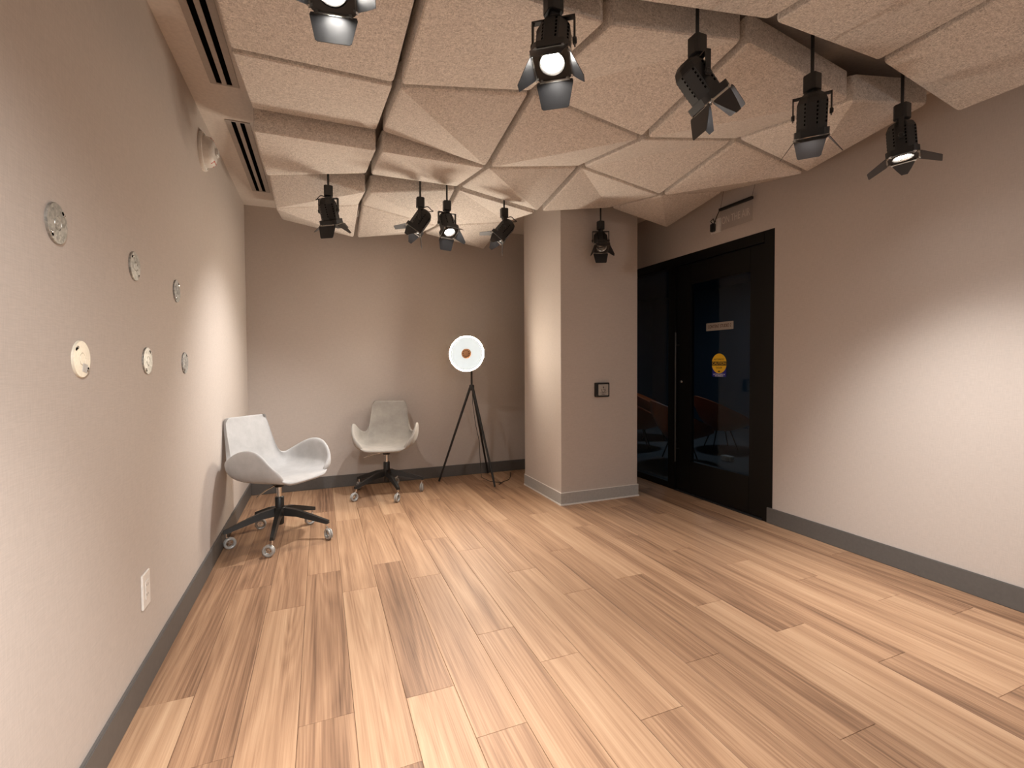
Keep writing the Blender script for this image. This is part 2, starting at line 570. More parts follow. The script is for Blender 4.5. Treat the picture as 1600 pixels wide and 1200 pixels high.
# ON THE AIR sign and its socket
sign = thing('on_air_sign', 'clear acrylic ON THE AIR sign hanging from a black bar above the door', 'sign', None, mtx=on_right(2.817, 2.455, XR - 0.045))
bxo('top_bar', (-0.160, 0.160, -0.010, 0.010, -0.012, 0.012), 'black', sign, 0.002)
bxo('acrylic_panel', (-0.155, 0.160, -0.172, -0.008, -0.003, 0.003), 'acrylic', sign)
text_obj('lettering', 'ON THE AIR', 0.082, 'engraved', sign, Matrix.Translation((0.004, -0.100, 0.0035)), 0.0004, 0.27)
bm = bmesh.new()
tube(bm, [(-0.15, 0.01, 0), (-0.10, 0.209, 0.0)], 0.0012, 6)
obj('hanging_wire', bm, 'black', sign)
bm = bmesh.new()
tube(bm, [(0.155, 0.01, 0), (0.22, 0.209, 0.0)], 0.0012, 6)
obj('hanging_wire', bm, 'black', sign)
bm = bmesh.new()
tube(bm, [(-0.158, 0.0, 0), (-0.19, -0.035, -0.005), (-0.215, -0.066, -0.012), (-0.222, -0.078, -0.018)], 0.0035, 8)
obj('power_cord', bm, 'cord', sign, 60)

sock = thing('wall_socket', 'white wall socket with a black plug beside the ON THE AIR sign', 'socket', None, mtx=on_right(3.055, 2.350, XR))
bxo('plate', (-0.055, 0.055, -0.058, 0.058, 0, 0.006), 'white', sock, 0.002)
bxo('plug', (-0.038, 0.004, -0.045, 0.022, 0.006, 0.036), 'black', sock, 0.006)
bm = bmesh.new()
tube(bm, [(-0.02, 0.02, 0.02), (-0.03, 0.045, 0.03), (-0.005, 0.06, 0.03), (0.01, 0.03, 0.028), (0.0, -0.03, 0.03)], 0.004, 8)
obj('cord_loop', bm, 'cord', sock, 60)

# ------------------------------------------------------------------ felt ceiling clouds
LO, HI = 2.400, 2.500
colX = {'a': (-0.300, 0.308), 'b': (0.340, 0.948), 'c': (0.980, 1.596), 'd': (1.632, 2.252), 'e': (2.286, 2.858)}
rowY = {0: (0.70, 1.325), 1: (1.445, 2.083), 2: (2.107, 2.738), 3: (2.762, 3.378), 4: (3.442, 4.043), 5: (4.057, 4.690)}
# heights near-left, near-right, far-right, far-left ; fold diagonal 0: NL-FR, 1: NR-FL
tiles = {('a', 1): ('llll', 0), ('a', 2): ('llhh', 0), ('a', 3): ('llhl', 0), ('a', 4): ('hlhl', 1), ('a', 5): ('lhlh', 0),
         ('b', 1): ('llhl', 0), ('b', 2): ('lhlh', 0), ('b', 3): ('llhh', 0), ('b', 4): ('lhlh', 0), ('b', 5): ('hlhl', 1),
         ('c', 1): ('lhlh', 1), ('c', 2): ('hlhl', 1), ('c', 3): ('lhlh', 0), ('c', 4): ('hlhl', 0), ('c', 5): ('lhlh', 0),
         ('d', 1): ('hlhl', 1), ('d', 2): ('lhlh', 1), ('d', 3): ('hlhl', 0),
         ('e', 1): ('lhlh', 0), ('e', 2): ('hlhl', 1), ('e', 3): ('lhlh', 0),
         ('a', 0): ('llll', 0), ('b', 0): ('llll', 0), ('c', 0): ('llhl', 0), ('d', 0): ('lhhh', 1), ('e', 0): ('hllh', 0)}

def felt_tile(name, x0, x1, y0, y1, hs, diag, parent):
    z = [LO if c == 'l' else HI for c in hs]
    P4 = [Vector((x0, y0)), Vector((x1, y0)), Vector((x1, y1)), Vector((x0, y1))]
    def zat(px, py):
        u = (px - x0) / (x1 - x0)
        v = (py - y0) / (y1 - y0)
        if diag == 0:                      # NL-FR : u == v
            return z[0] + (z[1] - z[0]) * u + (z[2] - z[1]) * v if u >= v else z[0] + (z[3] - z[0]) * v + (z[2] - z[3]) * u
        if u + v <= 1:
            return z[0] + (z[1] - z[0]) * u + (z[3] - z[0]) * v
        return z[2] + (z[3] - z[2]) * (1 - u) + (z[1] - z[2]) * (1 - v)
    rc, rb, th, fl = 0.020, 0.014, 0.009, 0.120
    seg = 4
    def outline(inset):
        pts = []
        rr = max(rc - inset, 0.004)
        cs = [(x0 + inset + rr, y0 + inset + rr, 180), (x1 - inset - rr, y0 + inset + rr, 270),
              (x1 - inset - rr, y1 - inset - rr, 0), (x0 + inset + rr, y1 - inset - rr, 90)]
        for cx, cy, a0 in cs:
            for k in range(seg + 1):
                a = R(a0 + 90 * k / seg)
                pts.append((cx + rr * math.cos(a), cy + rr * math.sin(a)))
        return pts
    b_ = bmesh.new()
    rings = []
    base = outline(0)
    zb = [zat(*p) for p in base]
    def ring(inset, dz):
        pts = outline(inset)
        rings.append([b_.verts.new((p[0], p[1], zz + dz)) for p, zz in zip(pts, [zat(*q) if dz == 0 else zq for q, zq in zip(pts, zb)])])
    ring(rb, 0)
    for a in (30, 60, 90):
        ring(rb * (1 - math.sin(R(a))), rb * (1 - math.cos(R(a))))
    ring(0, fl)
    ring(th, fl)
    ring(th, rb + th)
    n = len(base)
    for p, q in zip(rings, rings[1:]):
        for i in range(n):
            b_.faces.new((p[i], p[(i + 1) % n], q[(i + 1) % n], q[i]))
    per = seg + 1
    mid = seg // 2
    ci = [k * per + mid for k in range(4)]
    i0, i1 = (ci[0], ci[2]) if diag == 0 else (ci[1], ci[3])
    for rg in (rings[0], rings[-1]):
        f1 = [rg[k % n] for k in range(i0, i1 + 1)]
        f2 = [rg[k % n] for k in range(i1, i0 + n + 1)]
        b_.faces.new(f1)
        b_.faces.new(f2)
    return obj(name, b_, 'felt', parent, 24)

cloud_far = thing('felt_ceiling_cloud', 'large cloud of folded grey felt ceiling panels reaching to the back wall', 'ceiling panels', (0, 0, 0))
cloud_near = thing('felt_ceiling_cloud', 'smaller cloud of grey felt ceiling panels on the room side of the front spotlight row', 'ceiling panels', (0, 0, 0))
for (c, r), (hs, dg_) in tiles.items():
    t = felt_tile('felt_panel', *colX[c], *rowY[r], hs, dg_, cloud_near if r == 0 else cloud_far)
    if (c, r) == ('c', 2):
        bm = bmesh.new()
        mt_ = Matrix.Translation((1.388, 2.535, 2.4655))
        lathe(bm, [(0.036, -0.002), (0.036, 0.03)], 24, mt_)
        obj('sprinkler_opening', bm, 'hole', t, 40)

# track rails above the slots
def rail(y, label):
    tr = thing('lighting_track', label, 'track', (1.25, y, 2.60))
    bxo('rail', (-1.46, 1.62, -0.016, 0.016, 0.0, 0.032), 'black', tr, 0.002)
    for x in (-1.3, 0, 1.3):
        bxo('hanger', (x - 0.006, x + 0.006, -0.006, 0.006, 0.03, ZC - 2.60), 'black', tr)
rail(1.378, 'black lighting track above the slot between the felt ceiling clouds')
rail(3.410, 'black lighting track above the slot nearest the back wall')

# ------------------------------------------------------------------ track spotlights with barn doors
def head_meshes():
    d = {}
    b_ = bmesh.new()
    oc = lambda r, z: [(r * math.cos(PI / 8 + PI / 4 * i), r * math.sin(PI / 8 + PI / 4 * i), z) for i in range(8)]
    prof = [(0.030, 0.082), (0.048, 0.070), (0.059, 0.045), (0.059, -0.060)]
    rg = [[b_.verts.new(p) for p in oc(r, z)] for r, z in prof]
    for p, q in zip(rg, rg[1:]):
        for i in range(8):
            b_.faces.new((p[i], p[(i + 1) % 8], q[(i + 1) % 8], q[i]))
    b_.faces.new(rg[0]); b_.faces.new(rg[-1])
    d['body'] = to_mesh(b_, 'body', 'black', bevel=0.002)
    b_ = bmesh.new()
    for i in range(8):
        for k in range(6):
            mt_ = Matrix.Rotation(PI / 4 * i, 4, 'Z') @ Matrix.Translation((0.0548, 0.016, -0.035 + 0.015 * k))
            box(b_, -0.001, 0.0006, -0.003, 0.003, -0.004, 0.004, mt_)
    d['vent_slots'] = to_mesh(b_, 'vent_slots', 'hole')
    # front colour-frame holder: square plate with round hole
    b_ = bmesh.new()
    n = 32
    ro = []
    for i in range(n):
        a = 2 * PI * i / n
        c_, s_ = math.cos(a), math.sin(a)
        q = 0.062 / max(abs(c_), abs(s_))
        q = min(q, 0.077)
        ro.append((q * c_, q * s_))
    ri = [(0.044 * math.cos(2 * PI * i / n), 0.044 * math.sin(2 * PI * i / n)) for i in range(n)]
    lay = []
    for pts, zz in ((ri, -0.058), (ro, -0.058), (ro, -0.084), (ri, -0.084)):
        lay.append([b_.verts.new((x, y, zz)) for x, y in pts])
    for p, q in zip(lay, lay[1:] + lay[:1]):
        for i in range(n):
            b_.faces.new((p[i], p[(i + 1) % n], q[(i + 1) % n], q[i]))
    d['front_frame'] = to_mesh(b_, 'front_frame', 'black', 30)
    b_ = bmesh.new()
    lathe(b_, [(0.043, -0.062), (0.043, -0.083), (0.040, -0.087), (0.036, -0.084), (0.031, -0.072), (0.030, -0.064)], 32, cap=False)
    d['lens_ring'] = to_mesh(b_, 'lens_ring', 'reflector', 40)
    for nm, mt_ in (('lens', 'lens'), ('lens_off', 'lens_off')):
        b_ = bmesh.new()
        lathe(b_, [(0.030, -0.064), (0.030, -0.068), (0.021, -0.074), (0.0, -0.077)], 32)
        d[nm] = to_mesh(b_, 'lens', mt_, 60)
    # barn door blades: hinge along local y at x = 0, blade goes to +x
    for nm, w0, w1, l in (('wide', 0.058, 0.046, 0.088), ('narrow', 0.040, 0.012, 0.092)):
        b_ = bmesh.new()
        poly = [(0, -w0), (0, w0), (l * 0.12, w0 * 1.06), (l * 0.55, (w0 * 0.55 + w1 * 0.55)), (l, w1), (l, -w1), (l * 0.55, -(w0 * 0.55 + w1 * 0.55)), (l * 0.12, -w0 * 1.06)]
        if nm == 'wide':
            poly = [(0, -w0), (0, w0), (l * 0.1, w0 * 1.05), (l * 0.94, w1), (l, w1 - 0.006), (l, -w1 + 0.006), (l * 0.94, -w1), (l * 0.1, -w0 * 1.05)]
        prism(b_, poly, -0.0008, 0.0008)
        d[nm] = to_mesh(b_, 'barn_door', 'blade')
    b_ = bmesh.new()
    box(b_, -0.002, 0.005, -0.05, 0.05, -0.002, 0.002)
    box(b_, -0.006, 0.006, -0.046, -0.038, -0.005, 0.005)
    box(b_, -0.006, 0.006, 0.038, 0.046, -0.005, 0.005)
    d['hinge'] = to_mesh(b_, 'hinge', 'reflector')
    return d
HM = head_meshes()
b_ = bmesh.new()
prism(b_, [(-0.028, -0.018), (-0.018, -0.028), (0.018, -0.028), (0.028, -0.018), (0.028, 0.018), (0.018, 0.028), (-0.018, 0.028), (-0.028, 0.018)], -0.072, -0.004)
prism(b_, [(-0.016, -0.016), (0.016, -0.016), (0.016, 0.016), (-0.016, 0.016)], -0.088, -0.072)
ADAPT = to_mesh(b_, 'adapter', 'black', bevel=0.002)
b_ = bmesh.new()
lathe(b_, [(0.0068, -0.004), (0.0068, 0.200)], 12)
STEM = to_mesh(b_, 'stem', 'black', 40)
b_ = bmesh.new()
for s in (-1, 1):
    box(b_, s * 0.068 - 0.0025, s * 0.068 + 0.0025, -0.010, 0.010, -0.180, -0.090)
    lathe(b_, [(0.011, 0), (0.011, 0.010), (0.008, 0.013)], 12, Matrix.Translation((s * 0.062, 0, -0.165)) @ Matrix.Rotation(s * PI / 2, 4, 'Y'))
box(b_, -0.0705, 0.0705, -0.010, 0.010, -0.0925, -0.0875)
YOKE = to_mesh(b_, 'yoke', 'black')
PIV = Vector((0, 0, -0.165))

def spotlight(x, y, d, label, power=1.0, lit=True, opens=(42, 42, 42, 42), cable=1, size=50, blend=1.0, spin=0.0):
    root = thing('track_spotlight', label, 'spotlight', (x, y, 2.40), 0.0, 'barn door spotlights hanging from the tracks')
    d = Vector(d).normalized()
    hx = Vector((d.x, d.y, 0))
    ang = math.atan2(d.y, d.x) if hx.length > 0.05 else 0.0
    ax = Vector((-math.sin(ang), math.cos(ang), 0))      # yoke axis
    zax = -d
    xax = ax
    yax = zax.cross(xax)
    rot = Matrix((xax, yax, zax)).transposed().to_4x4()
    hm = Matrix.Translation(PIV) @ rot
    link('stem', STEM, root)
    link('adapter', ADAPT, root)
    link('yoke', YOKE, root, Matrix.Rotation(ang + PI / 2, 4, 'Z'))
    body = link('body', HM['body'], root, hm)
    link('vent_slots', HM['vent_slots'], body)['kind'] = 'stuff'
    link('front_frame', HM['front_frame'], root, hm)
    link('lens_ring', HM['lens_ring'], root, hm)
    link('lens', HM['lens' if lit else 'lens_off'], root, hm)
    for k in range(4):
        a = PI / 2 * k + spin
        base = hm @ Matrix.Rotation(a, 4, 'Z') @ Matrix.Translation((0.058, 0, -0.088)) @ Matrix.Rotation(R(90 - opens[k]), 4, 'Y')
        dr = link('barn_door', HM['wide' if k % 2 else 'narrow'], root, base)
        link('hinge', HM['hinge'], dr)
    if cable:
        cb = bmesh.new()
        e = hm @ Vector((0, 0, 0.078))
        sgn = cable
        side = Vector((R2.x, R2.y, 0)) * sgn
        p0 = Vector((0, 0, -0.078)) + side * 0.016
        pts = [p0, p0 + side * 0.035 + Vector((0, 0, 0.012)), p0 + side * 0.062 + Vector((0, 0, -0.012)),
               (p0 + side * 0.062 + e) * 0.5 + side * 0.03 + Vector((0, 0, -0.01)), e]
        sm = []
        for i in range(len(pts) - 1):
            a_, b2 = pts[max(i - 1, 0)], pts[i]
            c2, d2 = pts[i + 1], pts[min(i + 2, len(pts) - 1)]
            for t in (0, 0.25, 0.5, 0.75):
                sm.append(0.5 * ((2 * b2) + (-a_ + c2) * t + (2 * a_ - 5 * b2 + 4 * c2 - d2) * t * t + (-a_ + 3 * b2 - 3 * c2 + d2) * t ** 3))
        sm.append(pts[-1])
        tube(cb, sm, 0.0032, 6)
        obj('cable', cb, 'cord', root, 60)
    if lit:
        li = bpy.data.lights.new('beam', 'SPOT')
        li.energy = SPOT_W * power
        li.color = WARM
        li.spot_size = R(size * 2)
        li.spot_blend = blend
        li.shadow_soft_size = 0.035
        lo = bpy.data.objects.new('beam', li)
        C.objects.link(lo)
        lo.parent = root
        lo.matrix_local = hm @ Matrix.Translation((0, 0, -0.092))
    return root

T1, T2 = 1.378, 3.410
spotlight(0.05, T1, (-0.10, -0.66, -0.74), 'bright-lensed black spotlight of the front row, next to the ceiling air vents', 3.00, opens=(35, 30, 35, 30), size=48)
spotlight(0.715, T1 + 0.01, (-0.20, -0.27, -0.94), 'bright-lensed black spotlight of the front row with a grey blade hanging below its lens', 5.00, opens=(30, 25, 30, 25), cable=0, size=45)
spotlight(1.302, T1, (0.62, -0.13, -0.76), 'black spotlight of the front row tipped sideways toward the door wall', 4.40, opens=(15, 40, 15, 10), cable=0, size=36)
spotlight(1.917, T1, (0.28, 0.23, -0.93), 'black spotlight of the front row hanging nearly upright with pale blades spread below', 0.60, opens=(38, 82, 38, 22), cable=0, size=42)
spotlight(2.526, T1, (0.03, -0.06, -1.0), 'black spotlight pointing straight down beside the door wall, blades opened flat', 1.10, opens=(70, 60, 70, 60), cable=0, size=42)
spotlight(0.067, T2, (0.22, 0.34, -0.92), 'black spotlight of the back row nearest the ceiling air vents, pointing down', 0.75, opens=(62, 30, 45, 60), cable=-1, size=50)
spotlight(0.682, T2, (-0.55, 0.16, -0.82), 'black spotlight with cable loop in the back row, next to the glaring one, tilted sideways', 2.70, opens=(40, 40, 40, 45), size=46)
spotlight(0.877, T2, (0.10, -0.45, -0.86), 'glaring spotlight of the back row with its bright lens turned to the room', 4.60, opens=(30, 40, 30, 40), cable=0, size=45)
spotlight(1.327, T2, (-0.62, 0.20, -0.74), 'black tilted spotlight of the back row hanging above the tripod lamp', 0.60, opens=(40, 40, 40, 45), size=46)
spotlight(2.201, T2 + 0.012, (-0.22, -0.50, -0.80), 'unlit black spotlight hanging in front of the square column', 0, False, opens=(25, 20, 25, 25), cable=0)
# unseen third row of the same heads, added to brighten walls and near floor
T0 = -0.75
rail(T0, 'added black lighting track out of view behind the camera')
spotlight(0.25, T0, (-0.29, 0.76, -0.66), 'added spotlight on the unseen rear track aimed at the wall with round plates', 9.00, cable=0, size=34)
spotlight(1.25, T0, (-0.20, 0.80, -0.57), 'added spotlight on the unseen rear track aimed down the room', 0.6, cable=0)
spotlight(2.35, T0, (0.29, 0.79, -0.54), 'added spotlight on the unseen rear track aimed at the door wall', 1.30, cable=0)

# ------------------------------------------------------------------ slot diffusers in the ceiling strip
def diffuser(y0, y1, label):
    t = thing('slot_diffuser', label, 'air vent', (-0.438, (y0 + y1) / 2, ZC))
    h = (y1 - y0) / 2
    w = 0.066
    bxo('frame', (-w, -w + 0.030, -h, h, -0.005, 0), 'slat', t)
    bxo('frame', (w - 0.030, w, -h, h, -0.005, 0), 'slat', t)
    bxo('frame', (-w + 0.030, w - 0.030, -h, -h + 0.012, -0.005, 0), 'slat', t)
    bxo('frame', (-w + 0.030, w - 0.030, h - 0.012, h, -0.005, 0), 'slat', t)
    bxo('divider', (-0.011, 0.011, -h + 0.012, h - 0.012, -0.005, 0), 'slat', t)
    for s in (-1, 1):
        bxo('slot', (s * 0.0235 - 0.0125, s * 0.0235 + 0.0125, -h + 0.012, h - 0.012, -0.0015, 0), 'hole', t)
diffuser(1.64, 2.875, 'linear slot air diffuser in the ceiling strip over the round steel plates')
diffuser(3.265, 4.50, 'linear slot air diffuser in the ceiling strip near the back corner')

# ------------------------------------------------------------------ left wall fittings: frame right = +Y?  out = +X
def on_left(y, z):
    mt_ = Matrix(((0, 0, 1), (1, 0, 0), (0, 1, 0))).to_4x4()
    mt_.translation = (XL, y, z)
    return mt_

def cover(y, z, mat, label, a_screw, paper=False):
    t = thing('round_cover_plate', label, 'cover plate', None, group='round cover plates on the left wall', mtx=on_left(y, z))
    b2 = bmesh.new()
    lathe(b2, [(0.052, 0.0), (0.052, 0.004), (0.0505, 0.0055), (0.018, 0.0062), (0.0175, 0.005), (0.016, 0.005), (0.0155, 0.0064), (0, 0.0066)], 40)
    obj('disc', b2, mat, t, 35)
    for s in (0, PI):
        a = a_screw + s
        b2 = bmesh.new()
        lathe(b2, [(0.0045, 0), (0.0045, 0.0020), (0.003, 0.003), (0, 0.003)], 12, Matrix.Translation((0.042 * math.cos(a), 0.042 * math.sin(a), 0.0055)))
        obj('screw', b2, 'chrome', t, 40)
        b2 = bmesh.new()
        prism(b2, [(0.004, -0.004), (0.012, -0.003), (0.012, 0.003), (0.004, 0.004)], 0.0054, 0.0060,
              Matrix.Translation((0.042 * math.cos(a), 0.042 * math.sin(a), 0.0004)) @ Matrix.Rotation(a + PI / 2, 4, 'Z'))
        obj('keyhole', b2, 'hole', t)
    if paper:
        bxo('label_sticker', (0.004, 0.032, -0.034, -0.010, 0.006, 0.0068), 'label_paper', t, mtx=Matrix.Rotation(R(-12), 4, 'Z'))
    return t
cover(1.563, 1.566, 'galv', 'dull steel round cover plate of the upper row over the cream one', R(40))
cover(2.111, 1.563, 'galv', 'dull steel round cover plate in the middle of the upper row', R(125))
cover(2.650, 1.551, 'galv_dark', 'dark speckled round cover plate of the upper row toward the chair', R(50))
cover(1.675, 1.221, 'galv_cream', 'bright cream round cover plate with a paper label in the lower row', R(130), True)
cover(2.220, 1.221, 'galv', 'dull steel round cover plate in the middle of the lower row', R(50))
cover(2.765, 1.216, 'galv_dark', 'dark speckled round cover plate of the lower row toward the chair', R(50))

t = thing('wall_outlet', 'white power outlet plate low on the wall under the round cover plates', 'outlet', None, mtx=on_left(2.132, 0.366))
bxo('plate', (-0.040, 0.040, -0.066, 0.066, 0, 0.007), 'white', t, 0.003)
bxo('insert', (-0.017, 0.017, -0.034, 0.034, 0.007, 0.009), 'white', t, 0.0008)
for z in (-0.018, 0.018):
    bxo('pin_slot', (-0.008, -0.006, z - 0.004, z + 0.004, 0.0088, 0.0094), 'hole', t)
    bxo('pin_slot', (0.006, 0.008, z - 0.004, z + 0.004, 0.0088, 0.0094), 'hole', t)

t = thing('fire_alarm_strobe', 'white round fire alarm strobe with red lettering high on the wall with round plates', 'fire alarm', None, mtx=on_left(3.26, 2.452))
b2 = bmesh.new()
lathe(b2, [(0.108, 0), (0.110, 0.010), (0.106, 0.018), (0.098, 0.020), (0.096, 0.016), (0.088, 0.018)], 40)
obj('base_plate', b2, 'white', t, 40)
b2 = bmesh.new()
lathe(b2, [(0.088, 0.016), (0.084, 0.040), (0.070, 0.062), (0.050, 0.070), (0, 0.072)], 40)
obj('housing', b2, 'white', t, 50)
b2 = bmesh.new()
box(b2, -0.028, 0.028, -0.020, 0.020, 0.068, 0.086)
obj('strobe_lens', b2, 'clear_lens', t, None, 0.006)
for z, a in ((0.066, -35), (-0.066, 35)):
    text_obj('lettering', 'FIRE', 0.034, 'red', t, Matrix.Translation((0, z, 0.058)) @ Matrix.Rotation(R(a * 1.25), 4, 'X'), 0.002)

# ------------------------------------------------------------------ door push plate on the column
mt_ = Matrix(((1, 0, 0), (0, 0, -1), (0, 1, 0))).to_4x4()
mt_.translation = (2.265, CY0, 0.975)
t = thing('push_button_plate', 'black box with a steel accessible door push plate on the column', 'door button', None, mtx=mt_)
bxo('housing', (-0.068, 0.068, -0.062, 0.062, 0, 0.034), 'black', t, 0.004)
bxo('push_plate', (-0.052, 0.052, -0.050, 0.050, 0.034, 0.040), 'steel', t, 0.003)
b2 = bmesh.new()
lathe(b2, [(0.006, 0), (0.006, 0.0006)], 16, Matrix.Translation((0, 0.022, 0.040)))
pts = [(0.018 * math.cos(R(a)) , 0.018 * math.sin(R(a)) - 0.002, 0.0405) for a in range(150, 400, 20)]
tube(b2, pts, 0.0016, 6)
tube(b2, [(0, 0.014, 0.0405), (0, 0.0, 0.0405), (0.012, 0.0, 0.0405), (0.018, -0.012, 0.0405)], 0.0018, 6)
obj('wheelchair_symbol', b2, 'ink', t)
text_obj('lettering', 'PUSH TO', 0.013, 'ink', t, Matrix.Translation((0, -0.026, 0.0402)), 0.0003, 0.055)
text_obj('lettering', 'OPEN', 0.013, 'ink', t, Matrix.Translation((0, -0.039, 0.0402)), 0.0003, 0.038)

# ------------------------------------------------------------------ shell chairs
def shell_mesh(mat):
    ctr = [(0.262, 0.430), (0.254, 0.446), (0.225, 0.456), (0.15, 0.455), (0.06, 0.448), (-0.03, 0.443), (-0.11, 0.445), (-0.165, 0.462),
           (-0.200, 0.495), (-0.225, 0.545), (-0.248, 0.61), (-0.272, 0.69), (-0.293, 0.765), (-0.308, 0.825), (-0.313, 0.846)]
    hw = [0.165, 0.170, 0.172, 0.172, 0.172, 0.172, 0.174, 0.176, 0.176, 0.172, 0.168, 0.162, 0.157, 0.150, 0.134]
    ah = [0.012, 0.050, 0.120, 0.195, 0.218, 0.205, 0.160, 0.105, 0.058, 0.026, 0.012, 0.008, 0.006, 0.004, 0.0]
    ou = [0.030, 0.052, 0.078, 0.094, 0.100, 0.100, 0.094, 0.074, 0.044, 0.024, 0.018, 0.016, 0.014, 0.012, 0.008]
    nu = 17
    b3 = bmesh.new()
    grid = []
    back_dir = {}
    for i, (cx, cz) in enumerate(ctr):
        row = []
        p0 = Vector(ctr[max(i - 1, 0)]); p1 = Vector(ctr[min(i + 1, len(ctr) - 1)])
        tg = (p1 - p0).normalized()
        nx, nz = tg.y, -tg.x                      # towards the sitter
        if nz < 0 and i < 8:
            nx, nz = -nx, -nz
        for j in range(nu):
            s = -1 + 2 * j / (nu - 1)
            sg = 1 if s >= 0 else -1
            q = abs(s)
            if q <= 0.55:
                y = sg * q / 0.55 * hw[i]
                lift = 0.010 * (q / 0.55) ** 2
                x, z = cx + nx * lift, cz + nz * lift
            else:
                t_ = (q - 0.55) / 0.45
                rr = min(ou[i], ah[i] + 0.01)
                if t_ < 0.6:
                    y = sg * (hw[i] + ou[i] * 0.92 * math.sin(t_ / 0.6 * PI / 2))
                    li_ = 0.010 + min(rr, ah[i]) * 0.8 * (1 - math.cos(t_ / 0.6 * PI / 2))
                else:
                    q2 = (t_ - 0.6) / 0.4
                    y = sg * (hw[i] + ou[i] * (0.92 + 0.08 * q2))
                    li_ = 0.010 + min(rr, ah[i]) * 0.8 * (1 - q2) + ah[i] * q2
                k = min(1, max(0, (i - 7) / 3))
                ux, uz = nx * k, (1 - k) + nz * k
                x, z = cx + ux * li_, cz + uz * li_
            if i < 4:
                x -= 0.055 * (1 - i / 4) * q ** 3
            if i == 14:
                z -= 0.009 * q ** 3
            row.append(b3.verts.new((x, y, z)))
        for v in row:
            back_dir[v] = (i, Vector((nx, 0, nz)))
        grid.append(row)
    for a, b4 in zip(grid, grid[1:]):
        for j in range(nu - 1):
            b3.faces.new((a[j], a[j + 1], b4[j + 1], b4[j]))
    bmesh.ops.recalc_face_normals(b3, faces=list(b3.faces))
    if sum(f.normal.z for f in b3.faces) < 0:
        bmesh.ops.reverse_faces(b3, faces=list(b3.faces))
    # thickness: offset copy below, bridged round the rim
    b3.normal_update()
    th = 0.030
    low = {}
    for row in grid:
        for v in row:
            i, bd = back_dir[v]
            k = min(1, max(0, (i - 8) / 3))
            if bd.dot(v.normal) < 0:
                bd = -bd
            low[v] = b3.verts.new(v.co - (v.normal * (1 - k) + bd * k).normalized() * th)
    rim = {}
    border = [e for e in b3.edges if e.is_boundary]
    for f in list(b3.faces):
        b3.faces.new([low[v] for v in reversed(f.verts)])
    for e in border:
        a, b4 = e.verts
        b3.faces.new((a, b4, low[b4], low[a]))
    me = to_mesh(b3, 'seat_shell', mat, 180)
    return me

def caster_meshes():
    b3 = bmesh.new()
    tube(b3, [(0, 0, 0.112), (0, 0, 0.078)], 0.006, 10)
    tube(b3, [(0, 0, 0.084), (0.012, 0.0, 0.074), (0.020, 0, 0.056), (0.022, 0, 0.038)], 0.006, 8)
    fork = to_mesh(b3, 'caster', 'chrome', 50)
    b3 = bmesh.new()
    n, k = 28, 8
    for yo in (-0.008, 0.008):
        rings = []
        for i in range(n):
            a = 2 * PI * i / n
            c_ = Vector((0.0295 * math.cos(a), 0, 0.0295 * math.sin(a)))
            rings.append([b3.verts.new(c_ + Vector((math.cos(a) * math.cos(2 * PI * q / k), 0, math.sin(a) * math.cos(2 * PI * q / k))) * 0.0085
                                       + Vector((0, 0.0075 * math.sin(2 * PI * q / k) + yo, 0))) for q in range(k)])
        for i in range(n):
            p, r_ = rings[i], rings[(i + 1) % n]
            for q in range(k):
                b3.faces.new((p[q], p[(q + 1) % k], r_[(q + 1) % k], r_[q]))
    wheel = to_mesh(b3, 'wheel', 'tyre', 60)
    b3 = bmesh.new()
    for q in range(2):
        box(b3, -0.024, 0.024, -0.004, 0.004, -0.003, 0.003, Matrix.Rotation(PI / 2 * q + 0.5, 4, 'Y'))
    hub = to_mesh(b3, 'wheel_hub', 'chrome')
    return fork, wheel, hub
FORK, WHEEL, HUB = caster_meshes()

